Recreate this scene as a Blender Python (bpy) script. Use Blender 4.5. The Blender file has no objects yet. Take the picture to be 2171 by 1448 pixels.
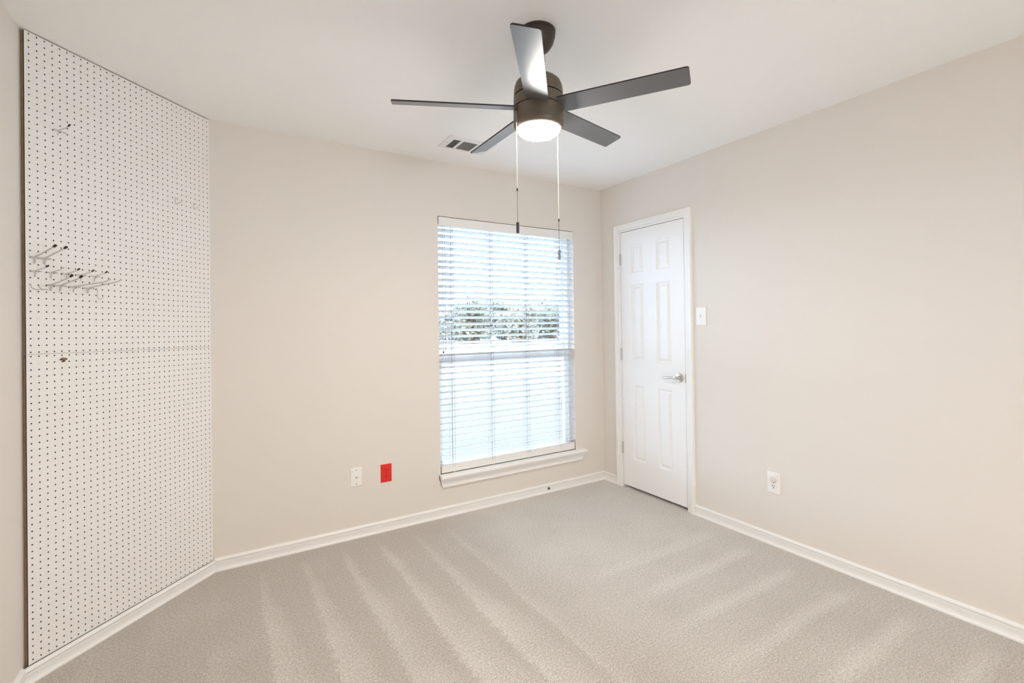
import bpy, bmesh, math, random
from mathutils import Vector, Matrix

sc = bpy.context.scene
COL = sc.collection
IN = 0.0254
W_, H_ = 2171, 1448

# ------------------------------------------------------------------ camera
YAW, PITCH, ROLL = 0.5517, 0.0055, -0.0131
fwd = Vector((math.sin(YAW) * math.cos(PITCH), math.cos(YAW) * math.cos(PITCH), math.sin(PITCH)))
rgt = Vector((math.cos(YAW), -math.sin(YAW), 0))
upv = rgt.cross(fwd)
r2 = math.cos(ROLL) * rgt + math.sin(ROLL) * upv
u2 = -math.sin(ROLL) * rgt + math.cos(ROLL) * upv
cam_data = bpy.data.cameras.new('camera')
cam = bpy.data.objects.new('camera', cam_data)
COL.objects.link(cam)
M = Matrix.Identity(4)
for i in range(3):
    M[i][0], M[i][1], M[i][2] = r2[i], u2[i], -fwd[i]
M[0][3], M[1][3], M[2][3] = -2.7345, -3.0451, 1.2993
cam.matrix_world = M
cam_data.sensor_fit = 'HORIZONTAL'
cam_data.sensor_width = 36
cam_data.lens = 1009.38 / W_ * 36
cam_data.shift_x = -7.42 / W_
cam_data.shift_y = -38.64 / W_
cam_data.clip_start = 0.02
cam_data.clip_end = 300
sc.camera = cam

# ------------------------------------------------------------------ view, world
sc.view_settings.view_transform = 'Standard'
sc.view_settings.look = 'None'
sc.view_settings.gamma = 1
sc.view_settings.use_curve_mapping = False
sc.view_settings.exposure = 0.08
sc.cycles.use_denoising = True
sc.cycles.max_bounces = 12
sc.cycles.diffuse_bounces = 9
sc.cycles.transparent_max_bounces = 12
sc.cycles.sample_clamp_indirect = 12

LAMP_STRENGTH = 238.0
LAMP_COLOR = (1.0, 0.96, 0.895)
SKY_WINDOW = (11.6, 15.2, 19.8)       # hazy sky seen from the window
SKY_SUN_SIDE = (4.7, 4.2, 3.65)        # sun-side sky behind the house, tuned as fill through the added opening

world = bpy.data.worlds.new('sky')
sc.world = world
world.use_nodes = True
nt = world.node_tree
nt.nodes.clear()
o_ = nt.nodes.new('ShaderNodeOutputWorld')
b_ = nt.nodes.new('ShaderNodeBackground')
tc = nt.nodes.new('ShaderNodeTexCoord')
sx = nt.nodes.new('ShaderNodeSeparateXYZ')


def wmap(sock, a, b):
    nd = nt.nodes.new('ShaderNodeMapRange')
    nd.interpolation_type = 'SMOOTHSTEP'
    nt.links.new(sock, nd.inputs['Value'])
    nd.inputs['From Min'].default_value = a
    nd.inputs['From Max'].default_value = b
    return nd.outputs[0]


def wmix(f, a, b):
    nd = nt.nodes.new('ShaderNodeMix')
    nd.data_type = 'RGBA'
    nt.links.new(f, nd.inputs[0])
    for k, v in ((6, a), (7, b)):
        if isinstance(v, tuple):
            nd.inputs[k].default_value = v + (1,)
        else:
            nt.links.new(v, nd.inputs[k])
    return nd.outputs[2]


nt.links.new(tc.outputs['Generated'], sx.inputs[0])
col = wmix(wmap(sx.outputs['Y'], 0.0, 0.45), SKY_SUN_SIDE, SKY_WINDOW)
nt.links.new(col, b_.inputs['Color'])
b_.inputs['Strength'].default_value = 1.0
nt.links.new(b_.outputs[0], o_.inputs['Surface'])


# ------------------------------------------------------------------ materials
def lin(r, g, b):
    f = lambda c: (c / 255 / 12.92) if c / 255 <= 0.04045 else ((c / 255 + 0.055) / 1.055) ** 2.4
    return (f(r), f(g), f(b), 1)


def mat(name, color, rough=0.6, metal=0.0, spec=0.5, bump=None, vary=None, coat=0.0):
    m = bpy.data.materials.new(name)
    m.use_nodes = True
    n = m.node_tree.nodes
    l = m.node_tree.links
    p = n['Principled BSDF']
    p.inputs['Base Color'].default_value = color
    p.inputs['Roughness'].default_value = rough
    p.inputs['Metallic'].default_value = metal
    p.inputs['Specular IOR Level'].default_value = spec
    p.inputs['Coat Weight'].default_value = coat
    p.inputs['Coat Roughness'].default_value = 0.25
    if bump or vary:
        t = n.new('ShaderNodeTexCoord')
    if bump:
        scale, strength, dist = bump
        ns = n.new('ShaderNodeTexNoise')
        ns.inputs['Scale'].default_value = scale
        ns.inputs['Detail'].default_value = 3
        bp = n.new('ShaderNodeBump')
        bp.inputs['Strength'].default_value = strength
        bp.inputs['Distance'].default_value = dist
        l.new(t.outputs['Object'], ns.inputs['Vector'])
        l.new(ns.outputs['Fac'], bp.inputs['Height'])
        l.new(bp.outputs[0], p.inputs['Normal'])
    if vary:
        scale, amt = vary
        ns = n.new('ShaderNodeTexNoise')
        ns.inputs['Scale'].default_value = scale
        ns.inputs['Detail'].default_value = 2
        mx = n.new('ShaderNodeMix')
        mx.data_type = 'RGBA'
        mx.inputs[6].default_value = tuple(c * (1 - amt) for c in color[:3]) + (1,)
        mx.inputs[7].default_value = tuple(min(1, c * (1 + amt)) for c in color[:3]) + (1,)
        l.new(t.outputs['Object'], ns.inputs['Vector'])
        l.new(ns.outputs['Fac'], mx.inputs[0])
        l.new(mx.outputs[2], p.inputs['Base Color'])
    return m


M_wall = mat('wall_paint', (0.775, 0.732, 0.683, 1), 0.75, spec=0.3, bump=(55, 0.10, 0.004))
M_ceil = mat('ceiling_paint', (0.92, 0.915, 0.905, 1), 0.8, spec=0.2, bump=(70, 0.12, 0.004))
M_trim = mat('white_trim_paint', (0.90, 0.895, 0.885, 1), 0.35, bump=(40, 0.02, 0.002))
M_door = mat('white_door_paint', (0.92, 0.92, 0.92, 1), 0.38, bump=(60, 0.03, 0.002))
M_vinyl = mat('white_vinyl', (0.85, 0.85, 0.85, 1), 0.35, bump=(30, 0.01, 0.001))
M_slat = mat('white_slat', (0.67, 0.675, 0.68, 1), 0.4, bump=(30, 0.01, 0.001))
M_valance = mat('cream_valance', (0.85, 0.845, 0.83, 1), 0.45, bump=(30, 0.01, 0.001))
M_cord = mat('grey_cord', (0.27, 0.27, 0.28, 1), 0.8, vary=(300, 0.1))
M_board = mat('white_hardboard_face', (0.85, 0.84, 0.825, 1), 0.42, spec=0.4, bump=(25, 0.03, 0.002))
M_brown = mat('raw_hardboard', (0.085, 0.052, 0.034, 1), 0.9, vary=(80, 0.3))
M_strip = mat('furring_wood', (0.42, 0.32, 0.22, 1), 0.85, vary=(40, 0.25))
M_torn = mat('torn_hardboard', (0.33, 0.17, 0.075, 1), 0.95, bump=(400, 0.8, 0.002), vary=(260, 0.5))
M_zinc = mat('zinc_wire', (0.62, 0.61, 0.58, 1), 0.38, metal=0.55, bump=(300, 0.05, 0.0005))
M_black = mat('black_rubber', (0.018, 0.014, 0.013, 1), 0.55, vary=(200, 0.2))
M_blade = mat('dark_satin_blade', (0.112, 0.112, 0.118, 1), 0.35, spec=0.75, coat=0.10, bump=(220, 0.015, 0.0008))
M_blade_edge = mat('black_blade_edge', (0.02, 0.017, 0.016, 1), 0.5, vary=(60, 0.2))
M_bronze = mat('bronze_housing', (0.135, 0.108, 0.082, 1), 0.42, metal=0.25, spec=0.5, bump=(200, 0.02, 0.0005))
M_canopy = mat('dark_bronze_canopy', (0.05, 0.037, 0.031, 1), 0.4, metal=0.25, bump=(200, 0.02, 0.0005))
M_seam = mat('dark_gap', (0.012, 0.010, 0.009, 1), 0.8, vary=(50, 0.1))
M_chain = mat('nickel_bead_chain', (0.62, 0.58, 0.52, 1), 0.4, metal=0.5, vary=(50, 0.05))
M_darkchain = mat('dark_bead_chain', (0.12, 0.105, 0.095, 1), 0.45, metal=0.4, vary=(50, 0.1))
M_fob = mat('dark_grey_fob', (0.055, 0.055, 0.062, 1), 0.4, vary=(80, 0.15))
M_fob2 = mat('grey_fob', (0.17, 0.17, 0.175, 1), 0.45, vary=(80, 0.15))
M_nickel = mat('satin_nickel', (0.66, 0.63, 0.58, 1), 0.22, metal=0.95, bump=(200, 0.01, 0.0003))
M_hinge = mat('painted_nickel_hinge', (0.66, 0.64, 0.60, 1), 0.35, metal=0.5, bump=(200, 0.02, 0.0003))
M_plate = mat('white_plate_plastic', (0.88, 0.87, 0.85, 1), 0.35, bump=(60, 0.01, 0.0005))
M_cap = mat('ivory_plastic', (0.74, 0.715, 0.655, 1), 0.4, bump=(60, 0.02, 0.0005))
M_red = mat('red_plastic', (0.76, 0.014, 0.006, 1), 0.35, bump=(60, 0.02, 0.0005))
M_redslot = mat('dark_red_slot', (0.14, 0.004, 0.004, 1), 0.7, vary=(90, 0.2))
M_screw = mat('steel_screw', (0.30, 0.27, 0.24, 1), 0.4, metal=0.7, vary=(200, 0.2))
M_slot = mat('dark_slot', (0.04, 0.035, 0.03, 1), 0.8, vary=(90, 0.2))
M_vent = mat('white_vent_enamel', (0.80, 0.80, 0.79, 1), 0.4, bump=(60, 0.01, 0.0005))
M_duct_shade = mat('duct_shade', (0.035, 0.028, 0.024, 1), 0.8, vary=(30, 0.2))
M_drive_shade = mat('shaded_concrete', (0.074, 0.063, 0.053, 1), 0.9, vary=(0.8, 0.12), bump=(30, 0.2, 0.01))  # darker tone stands for the house's shadow on the ground
M_sunlit_ground = mat('sunlit_ground', (0.25, 0.24, 0.23, 1), 0.95, vary=(0.5, 0.12), bump=(20, 0.3, 0.02))  # pale tone stands for sunlit ground beyond the house's shadow
M_bounce = mat('pale_bounce', (0.55, 0.54, 0.52, 1), 0.9, vary=(0.7, 0.1), bump=(25, 0.2, 0.01))
M_leaf = mat('hazy_leaf', (0.29, 0.32, 0.30, 1), 0.8, vary=(0.7, 0.45))  # haze is put into both leaf colours by lightening them
M_leaf2 = mat('pale_hazy_leaf', (0.33, 0.35, 0.32, 1), 0.8, vary=(0.7, 0.45))
M_bark = mat('bark', (0.12, 0.10, 0.09, 1), 0.9, bump=(10, 0.5, 0.05))


def lens_material():
    m = bpy.data.materials.new('lit_lens')
    m.use_nodes = True
    n = m.node_tree.nodes
    n.clear()
    o = n.new('ShaderNodeOutputMaterial')
    e = n.new('ShaderNodeEmission')
    e.inputs['Color'].default_value = LAMP_COLOR + (1,)
    e.inputs['Strength'].default_value = LAMP_STRENGTH
    m.node_tree.links.new(e.outputs[0], o.inputs['Surface'])
    return m


M_lens = lens_material()


def glass_material():
    m = bpy.data.materials.new('window_glass')
    m.use_nodes = True
    n = m.node_tree.nodes
    l = m.node_tree.links
    n.clear()
    o = n.new('ShaderNodeOutputMaterial')
    t = n.new('ShaderNodeBsdfTransparent')
    t.inputs['Color'].default_value = (0.93, 0.95, 0.95, 1)
    g = n.new('ShaderNodeBsdfGlossy')
    g.inputs['Roughness'].default_value = 0.02
    fr = n.new('ShaderNodeFresnel')
    fr.inputs['IOR'].default_value = 1.3
    mx = n.new('ShaderNodeMixShader')
    l.new(fr.outputs[0], mx.inputs[0])
    l.new(t.outputs[0], mx.inputs[1])
    l.new(g.outputs[0], mx.inputs[2])
    l.new(mx.outputs[0], o.inputs['Surface'])
    return m


M_glass = glass_material()


def carpet_material():
    m = bpy.data.materials.new('beige_carpet')
    m.use_nodes = True
    n = m.node_tree.nodes
    l = m.node_tree.links
    p = n['Principled BSDF']
    p.inputs['Roughness'].default_value = 1.0
    p.inputs['Specular IOR Level'].default_value = 0.05
    p.inputs['Sheen Weight'].default_value = 0.4
    p.inputs['Sheen Roughness'].default_value = 0.6
    tc = n.new('ShaderNodeTexCoord')
    sep = n.new('ShaderNodeSeparateXYZ')
    l.new(tc.outputs['Object'], sep.inputs[0])

    def math_(op, a, b=None, c=None, clamp=False):
        nd = n.new('ShaderNodeMath')
        nd.operation = op
        nd.use_clamp = clamp
        for i, v in enumerate((a, b, c)):
            if v is None:
                continue
            if isinstance(v, (int, float)):
                nd.inputs[i].default_value = v
            else:
                l.new(v, nd.inputs[i])
        return nd.outputs[0]

    def noise(scale, detail=2, sxyz=None):
        nd = n.new('ShaderNodeTexNoise')
        nd.inputs['Scale'].default_value = scale
        nd.inputs['Detail'].default_value = detail
        if sxyz:
            mp = n.new('ShaderNodeMapping')
            mp.inputs['Scale'].default_value = sxyz
            l.new(tc.outputs['Object'], mp.inputs[0])
            l.new(mp.outputs[0], nd.inputs['Vector'])
        else:
            l.new(tc.outputs['Object'], nd.inputs['Vector'])
        return nd.outputs['Fac']

    def smooth(v, a, b):
        nd = n.new('ShaderNodeMapRange')
        nd.interpolation_type = 'SMOOTHSTEP'
        l.new(v, nd.inputs['Value'])
        nd.inputs['From Min'].default_value = a
        nd.inputs['From Max'].default_value = b
        return nd.outputs[0]

    X, Y = sep.outputs['X'], sep.outputs['Y']
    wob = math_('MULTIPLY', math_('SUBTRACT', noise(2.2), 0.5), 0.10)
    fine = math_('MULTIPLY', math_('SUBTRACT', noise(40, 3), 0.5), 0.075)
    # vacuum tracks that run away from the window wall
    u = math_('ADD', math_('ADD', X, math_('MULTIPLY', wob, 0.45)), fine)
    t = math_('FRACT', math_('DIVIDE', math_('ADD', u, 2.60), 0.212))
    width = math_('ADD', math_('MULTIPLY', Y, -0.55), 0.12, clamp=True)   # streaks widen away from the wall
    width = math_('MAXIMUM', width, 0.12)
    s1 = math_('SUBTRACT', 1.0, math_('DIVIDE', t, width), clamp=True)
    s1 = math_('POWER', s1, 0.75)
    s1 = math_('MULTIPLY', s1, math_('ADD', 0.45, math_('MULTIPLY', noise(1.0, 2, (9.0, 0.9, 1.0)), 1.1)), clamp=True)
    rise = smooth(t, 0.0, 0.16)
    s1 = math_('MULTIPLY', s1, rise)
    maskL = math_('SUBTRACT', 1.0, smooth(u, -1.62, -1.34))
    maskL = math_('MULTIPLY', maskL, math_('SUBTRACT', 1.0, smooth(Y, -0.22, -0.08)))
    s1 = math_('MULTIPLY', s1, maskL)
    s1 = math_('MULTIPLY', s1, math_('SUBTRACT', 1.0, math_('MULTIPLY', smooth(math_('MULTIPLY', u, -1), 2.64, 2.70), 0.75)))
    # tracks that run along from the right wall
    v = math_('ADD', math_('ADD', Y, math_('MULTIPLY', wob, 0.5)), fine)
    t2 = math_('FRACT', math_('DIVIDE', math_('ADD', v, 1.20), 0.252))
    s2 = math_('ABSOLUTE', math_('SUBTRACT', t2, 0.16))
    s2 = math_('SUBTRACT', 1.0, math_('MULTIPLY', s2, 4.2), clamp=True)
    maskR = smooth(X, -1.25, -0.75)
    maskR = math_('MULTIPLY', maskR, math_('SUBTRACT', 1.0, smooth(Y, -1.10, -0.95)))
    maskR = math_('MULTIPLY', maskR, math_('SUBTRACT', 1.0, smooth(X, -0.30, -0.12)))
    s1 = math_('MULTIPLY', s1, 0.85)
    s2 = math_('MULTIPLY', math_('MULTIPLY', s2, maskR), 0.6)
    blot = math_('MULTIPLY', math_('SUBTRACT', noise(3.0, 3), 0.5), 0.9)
    far_lit = math_('MULTIPLY', smooth(X, -1.6, -1.1), math_('ADD', 0.30, math_('MULTIPLY', smooth(Y, -1.9, -0.8), 0.55)))  # far floor lightened, painting window light into the carpet colour
    f = math_('ADD', math_('ADD', s1, s2), math_('ADD', blot, far_lit), clamp=True)
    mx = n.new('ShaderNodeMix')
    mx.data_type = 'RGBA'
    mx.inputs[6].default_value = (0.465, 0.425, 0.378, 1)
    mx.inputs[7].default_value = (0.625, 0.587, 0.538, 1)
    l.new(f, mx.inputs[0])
    # tufts
    g = math_('ADD', noise(270, 2), math_('MULTIPLY', noise(110, 2), 0.6))
    gm = n.new('ShaderNodeMapRange')
    l.new(g, gm.inputs['Value'])
    gm.inputs['From Min'].default_value = 0.5
    gm.inputs['From Max'].default_value = 1.1
    gm.inputs['To Min'].default_value = 0.50
    gm.inputs['To Max'].default_value = 1.50
    sc_ = n.new('ShaderNodeVectorMath')
    sc_.operation = 'SCALE'
    l.new(mx.outputs[2], sc_.inputs[0])
    l.new(gm.outputs[0], sc_.inputs['Scale'])
    l.new(sc_.outputs[0], p.inputs['Base Color'])
    bp = n.new('ShaderNodeBump')
    bp.inputs['Strength'].default_value = 0.5
    bp.inputs['Distance'].default_value = 0.004
    l.new(g, bp.inputs['Height'])
    l.new(bp.outputs[0], p.inputs['Normal'])
    return m


M_carpet = carpet_material()

# ------------------------------------------------------------------ mesh helpers
ORG = {}


def obj(name, bm, m, parent=None, loc=None, smooth=False, bevel=None):
    """Link a bmesh given in world coordinates as one object; loc sets its origin."""
    if parent is not None:
        org = ORG[parent.name]
    else:
        org = Vector(loc) if loc else Vector((0, 0, 0))
    me = bpy.data.meshes.new(name)
    if isinstance(bm, bmesh.types.BMesh):
        bmesh.ops.recalc_face_normals(bm, faces=bm.faces)
        bm.to_mesh(me)
        bm.free()
    else:
        me.from_pydata(bm[0], [], bm[1])
        if len(bm) > 2:
            me.polygons.foreach_set('material_index', bm[2])
        me.update()
    me.transform(Matrix.Translation(-org))
    for mm in (m if isinstance(m, (list, tuple)) else [m]):
        me.materials.append(mm)
    o = bpy.data.objects.new(name, me)
    COL.objects.link(o)
    if parent is not None:
        o.parent = parent
    else:
        o.location = org
    ORG[o.name] = org
    if smooth:
        for p in me.polygons:
            p.use_smooth = True
        try:
            me.set_sharp_from_angle(angle=math.radians(35))
        except Exception:
            pass
    if bevel:
        b = o.modifiers.new('bevel', 'BEVEL')
        b.width = bevel
        b.segments = 2
        b.limit_method = 'ANGLE'
        b.angle_limit = math.radians(40)
    return o


def thing(name, loc, label, cat, group=None):
    o = bpy.data.objects.new(name, None)
    o.empty_display_size = 0.05
    o.location = loc
    COL.objects.link(o)
    ORG[o.name] = Vector(loc)
    return tag(o, label, cat, group)


def tag(o, label, cat, group=None):
    o['label'] = label
    o['category'] = cat
    if group:
        o['group'] = group
    return o


def struct(o):
    o['kind'] = 'structure'
    return o


def box(bm, x0, x1, y0, y1, z0, z1):
    vs = [bm.verts.new((x, y, z)) for x in (x0, x1) for y in (y0, y1) for z in (z0, z1)]
    for f in ((0, 1, 3, 2), (4, 6, 7, 5), (0, 4, 5, 1), (2, 3, 7, 6), (0, 2, 6, 4), (1, 5, 7, 3)):
        bm.faces.new([vs[i] for i in f])


def boxes(*bs):
    bm = bmesh.new()
    for b in bs:
        box(bm, *b)
    return bm


def obox(bm, o, ax, ay, az, a0, a1, b0, b1, c0, c1):
    """Box in a local frame."""
    vs = [bm.verts.new(o + ax * a + ay * b + az * c) for a in (a0, a1) for b in (b0, b1) for c in (c0, c1)]
    for f in ((0, 1, 3, 2), (4, 6, 7, 5), (0, 4, 5, 1), (2, 3, 7, 6), (0, 2, 6, 4), (1, 5, 7, 3)):
        bm.faces.new([vs[i] for i in f])


def ring_faces(bm, rings, close_ring=True, cap=True):
    n = len(rings[0])
    for a, b in zip(rings[:-1], rings[1:]):
        for i in range(n if close_ring else n - 1):
            j = (i + 1) % n
            bm.faces.new((a[i], a[j], b[j], b[i]))
    if cap:
        bm.faces.new(list(reversed(rings[0])))
        bm.faces.new(rings[-1])


def tube(bm, pts, r, seg=8, cap=True):
    pts = [Vector(p) for p in pts]
    rings = []
    up = None
    for i, p in enumerate(pts):
        if i == 0:
            t = pts[1] - pts[0]
        elif i == len(pts) - 1:
            t = pts[-1] - pts[-2]
        else:
            t = (pts[i + 1] - p).normalized() + (p - pts[i - 1]).normalized()
        t.normalize()
        if up is None:
            up = t.orthogonal().normalized()
        up = (up - t * up.dot(t))
        if up.length < 1e-5:
            up = t.orthogonal()
        up.normalize()
        s = t.cross(up)
        rr = r[i] if isinstance(r, (list, tuple)) else r
        rings.append([bm.verts.new(p + (up * math.cos(2 * math.pi * k / seg) + s * math.sin(2 * math.pi * k / seg)) * rr) for k in range(seg)])
    ring_faces(bm, rings, True, cap)


def rounded(pts, rad, n=4):
    """Polyline with rounded inner corners."""
    pts = [Vector(p) for p in pts]
    out = [pts[0]]
    for a, b, c in zip(pts[:-2], pts[1:-1], pts[2:]):
        d = min(rad, (a - b).length * 0.45, (c - b).length * 0.45)
        p0 = b + (a - b).normalized() * d
        p1 = b + (c - b).normalized() * d
        for k in range(n + 1):
            t = k / n
            out.append(p0 * (1 - t) ** 2 + b * 2 * t * (1 - t) + p1 * t ** 2)
    out.append(pts[-1])
    return out


def lathe(bm, prof, c, axis=Vector((0, 0, 1)), seg=48, cap=True):
    """prof: list of (radius, height along axis)."""
    axis = Vector(axis).normalized()
    a = axis.orthogonal().normalized()
    b = axis.cross(a)
    c = Vector(c)
    rings = []
    for r, h in prof:
        rings.append([bm.verts.new(c + axis * h + (a * math.cos(2 * math.pi * k / seg) + b * math.sin(2 * math.pi * k / seg)) * max(r, 1e-5)) for k in range(seg)])
    ring_faces(bm, rings, True, cap)


def sweep_segments(path, prof, start=None, end=None):
    """Sweep a (depth, height) profile along plan path (room on the right hand side); one bmesh per segment, mitred."""
    path = [Vector((p[0], p[1], 0)) for p in path]
    dirs = [(b - a).normalized() for a, b in zip(path[:-1], path[1:])]
    nrm = [Vector((d.y, -d.x, 0)) for d in dirs]
    ofs = []
    for i in range(len(path)):
        if i == 0:
            ofs.append(nrm[0])
        elif i == len(path) - 1:
            ofs.append(nrm[-1])
        else:
            m = (nrm[i - 1] + nrm[i]).normalized()
            ofs.append(m / m.dot(nrm[i]))
    res = []
    for i in range(len(dirs)):
        bm = bmesh.new()
        rings = []
        for j in (i, i + 1):
            rings.append([bm.verts.new(path[j] + ofs[j] * d + Vector((0, 0, z))) for d, z in prof])
        ring_faces(bm, rings)
        res.append(bm)
    return res


# ------------------------------------------------------------------ room dimensions
H = 2.4355
XD = -3.372                    # left wall
YF = -3.95                     # wall behind the camera
TH = 0.7941
DV = Vector((-math.cos(TH), -math.sin(TH), 0))     # along the pegboard, away from its right edge
NV = Vector((math.sin(TH), -math.cos(TH), 0))      # out of the pegboard
BO = Vector((-2.7885, 0, 0))                       # pegboard face, right edge
ZV = Vector((0, 0, 1))
BW = 0.8123


def line_cross(off, x=None, y=None):
    q = BO + NV * off
    if y is not None:
        t = (y - q.y) / DV.y
    else:
        t = (x - q.x) / DV.x
    return q + DV * t


# window opening / door opening
WX0, WX1, WZ0, WZ1 = -1.475, -0.300, 0.292, 2.060
DY0, DY1, DZ1 = -0.222, -0.853, 2.042

# ------------------------------------------------------------------ shell
cA = line_cross(-0.026, y=0)
cD = line_cross(-0.026, x=XD)
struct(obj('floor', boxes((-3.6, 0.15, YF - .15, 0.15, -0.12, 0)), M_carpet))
struct(obj('ceiling', boxes((-3.6, 0.15, YF - .15, 0.15, H, H + 0.12)), M_ceil))
T = 0.15
struct(obj('wall_back', boxes((cA.x - .05, WX0, 0, T, 0, H), (WX1, 0.0, 0, T, 0, H), (WX0, WX1, 0, T, 0, WZ0), (WX0, WX1, 0, T, WZ1, H)), M_wall))
struct(obj('wall_right', boxes((0, .12, DY0, T, 0, H), (0, .12, YF - .12, DY1, 0, H), (0, .12, DY1, DY0, DZ1, H)), M_wall))
struct(obj('wall_left', boxes((XD - .12, XD, YF - .12, cD.y, 0, H)), M_wall))
bm = bmesh.new()
L_ = (cD - cA).length
obox(bm, cA, DV, -NV, ZV, 0, L_, 0, 0.1, 0, H)
struct(obj('wall_angled', bm, M_wall))
# unseen opening added behind the camera to let in fill light
OX0, OX1, OZ1 = -2.2, -1.0, 1.65
struct(obj('wall_front', boxes((XD - .12, OX0, YF - .12, YF, 0, H), (OX1, .12, YF - .12, YF, 0, H), (OX0, OX1, YF - .12, YF, OZ1, H)), M_wall))
# closet behind the closed door (keeps daylight out)
struct(obj('wall_closet', boxes((.7, .75, -1.2, 0.15, -.1, H), (.12, .7, -1.25, -1.2, -.1, H), (.12, .7, .1, .15, -.1, H), (.12, .7, -1.2, .1, H, H + .05), (.12, .7, -1.2, .1, -.1, -.001)), M_wall))

# ------------------------------------------------------------------ baseboards
PROF = [(0, 0), (.0172, 0), (.0172, .0075), (.0150, .0105), (.0105, .0125), (.0098, .020), (.0112, .031), (.0138, .042), (.0146, .049), (.0146, .0512), (.0060, .0517), (.0060, .0558), (.0132, .0562), (.0126, .0615), (.0085, .067), (.0, .069)]
PROFC = [(d, z * 0.875) for d, z in PROF]
qA = line_cross(0.004, y=0)
qD = line_cross(0.004, x=XD)
segs = sweep_segments([(XD, YF), (qD.x, qD.y), (qA.x, qA.y), (0, 0), (0, -.1655)], PROF)
for nm, b in zip(('baseboard_left', 'baseboard_angled', 'baseboard_back', 'baseboard_right'), segs):
    if nm == 'baseboard_angled':
        for v in b.verts:
            v.co.z *= 0.875
    struct(obj(nm, b, M_trim, smooth=True))
b = sweep_segments([(0, -.9165), (0, YF)], PROF)[0]
struct(obj('baseboard_right', b, M_trim, smooth=True))

# ------------------------------------------------------------------ door casing, door
CPROF = [(0, 0), (0, .007), (.003, .0095), (.010, .0095), (.0115, .0075), (.0135, .0125), (.030, .0135), (.0345, .019), (.050, .0195), (.0555, .015), (.057, 0)]


def casing():
    bm = bmesh.new()
    y0, y1, z1 = DY0, DY1, DZ1
    k = 1.0
    rings = []
    # path: up the left side, across, down the right side; profile d = distance outwards from the opening
    for (y, z, oy, oz) in ((y0, 0, 1, 0), (y0, z1, 1, 1), (y1, z1, -1.1, 1), (y1, 0, -1.1, 0)):
        rings.append([bm.verts.new((-h, y + oy * d, z + oz * d)) for d, h in CPROF])
    ring_faces(bm, rings)
    return bm


trim1 = struct(obj('trim_1', casing(), M_trim, smooth=True))
# jamb lining
bm = boxes((0.0, .12, DY0 - .004, DY0 + .0, 0, DZ1), (0, .12, DY1, DY1 + .004, 0, DZ1), (0, .12, DY1 + .004, DY0 - .004, DZ1 - .005, DZ1),
           (.038, .05, DY0 - .016, DY0 - .004, 0, DZ1 - .005), (.038, .05, DY1 + .004, DY1 + .016, 0, DZ1 - .005), (.038, .05, DY1 + .016, DY0 - .016, DZ1 - .017, DZ1 - .005))
struct(obj('trim_2', bm, M_trim))


def door_leaf():
    """Six panel moulded leaf: grid of stiles/rails with recessed, raised-centre panels."""
    bm = bmesh.new()
    yl, yr, zb, zt = -.2305, -.8435, .022, 2.033
    xf, xb = .0015, .0365
    py = [(-.3410, -.4670), (-.5930, -.7250)]
    pz = [(1.922, 1.704), (1.608, 1.012), (.821, .238)]
    ys = [yl] + [v for p in py for v in p] + [yr]
    zs = [zt] + [v for p in pz for v in p] + [zb]
    V = {}

    def vert(y, z, x):
        key = (round(y, 5), round(z, 5), round(x, 5))
        if key not in V:
            V[key] = bm.verts.new((x, y, z))
        return V[key]

    for i in range(len(ys) - 1):
        for j in range(len(zs) - 1):
            a, b2, c, d = ys[i], ys[i + 1], zs[j], zs[j + 1]
            if i % 2 == 1 and j % 2 == 1:
                steps = [(0, 0), (.004, .0085), (.010, .0110), (.016, .0110), (.036, .0015)]
                rr = []
                for s, dx in steps:
                    rr.append([vert(a - s, c - s, xf + dx), vert(b2 + s, c - s, xf + dx), vert(b2 + s, d + s, xf + dx), vert(a - s, d + s, xf + dx)])
                for q0, q1 in zip(rr[:-1], rr[1:]):
                    for k in range(4):
                        m = (k + 1) % 4
                        bm.faces.new((q0[k], q0[m], q1[m], q1[k]))
                bm.faces.new(rr[-1])
            else:
                bm.faces.new((vert(a, c, xf), vert(b2, c, xf), vert(b2, d, xf), vert(a, d, xf)))
    # sides and back
    B4 = [vert(yl, zt, xb), vert(yr, zt, xb), vert(yr, zb, xb), vert(yl, zb, xb)]
    bm.faces.new(B4)
    top = [vert(y, zt, xf) for y in ys]
    bot = [vert(y, zb, xf) for y in ys]
    lef = [vert(yl, z, xf) for z in zs]
    rig = [vert(yr, z, xf) for z in zs]
    bm.faces.new(top + [B4[1], B4[0]])
    bm.faces.new(bot + [B4[2], B4[3]])
    bm.faces.new(lef + [B4[3], B4[0]])
    bm.faces.new(rig + [B4[2], B4[1]])
    return bm


door = struct(obj('door_1', door_leaf(), M_door, loc=(.0015, -.537, .022)))
door['label'] = 'white six-panel interior door, closed, in the right wall'
for z in (1.822, 1.063, .313):
    bm = bmesh.new()
    for k in range(5):
        z0 = z - .044 + k * .0176
        lathe(bm, [(.0052, .0004), (.0062, .0012), (.0062, .0164), (.0052, .0172)], (-.0055, -.2265, z0), seg=12)
    lathe(bm, [(.003, -.003), (.0045, 0), (.0045, .003)], (-.0055, -.2265, z - .047), seg=12)
    lathe(bm, [(.0045, 0), (.0045, .002), (.002, .004)], (-.0055, -.2265, z + .044), seg=12)
    box(bm, -.002, .0025, -.2345, -.2195, z - .044, z + .044)
    h = obj('hinge', bm, M_hinge, door, smooth=True)
    h['label'] = 'satin metal butt hinge'
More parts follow.
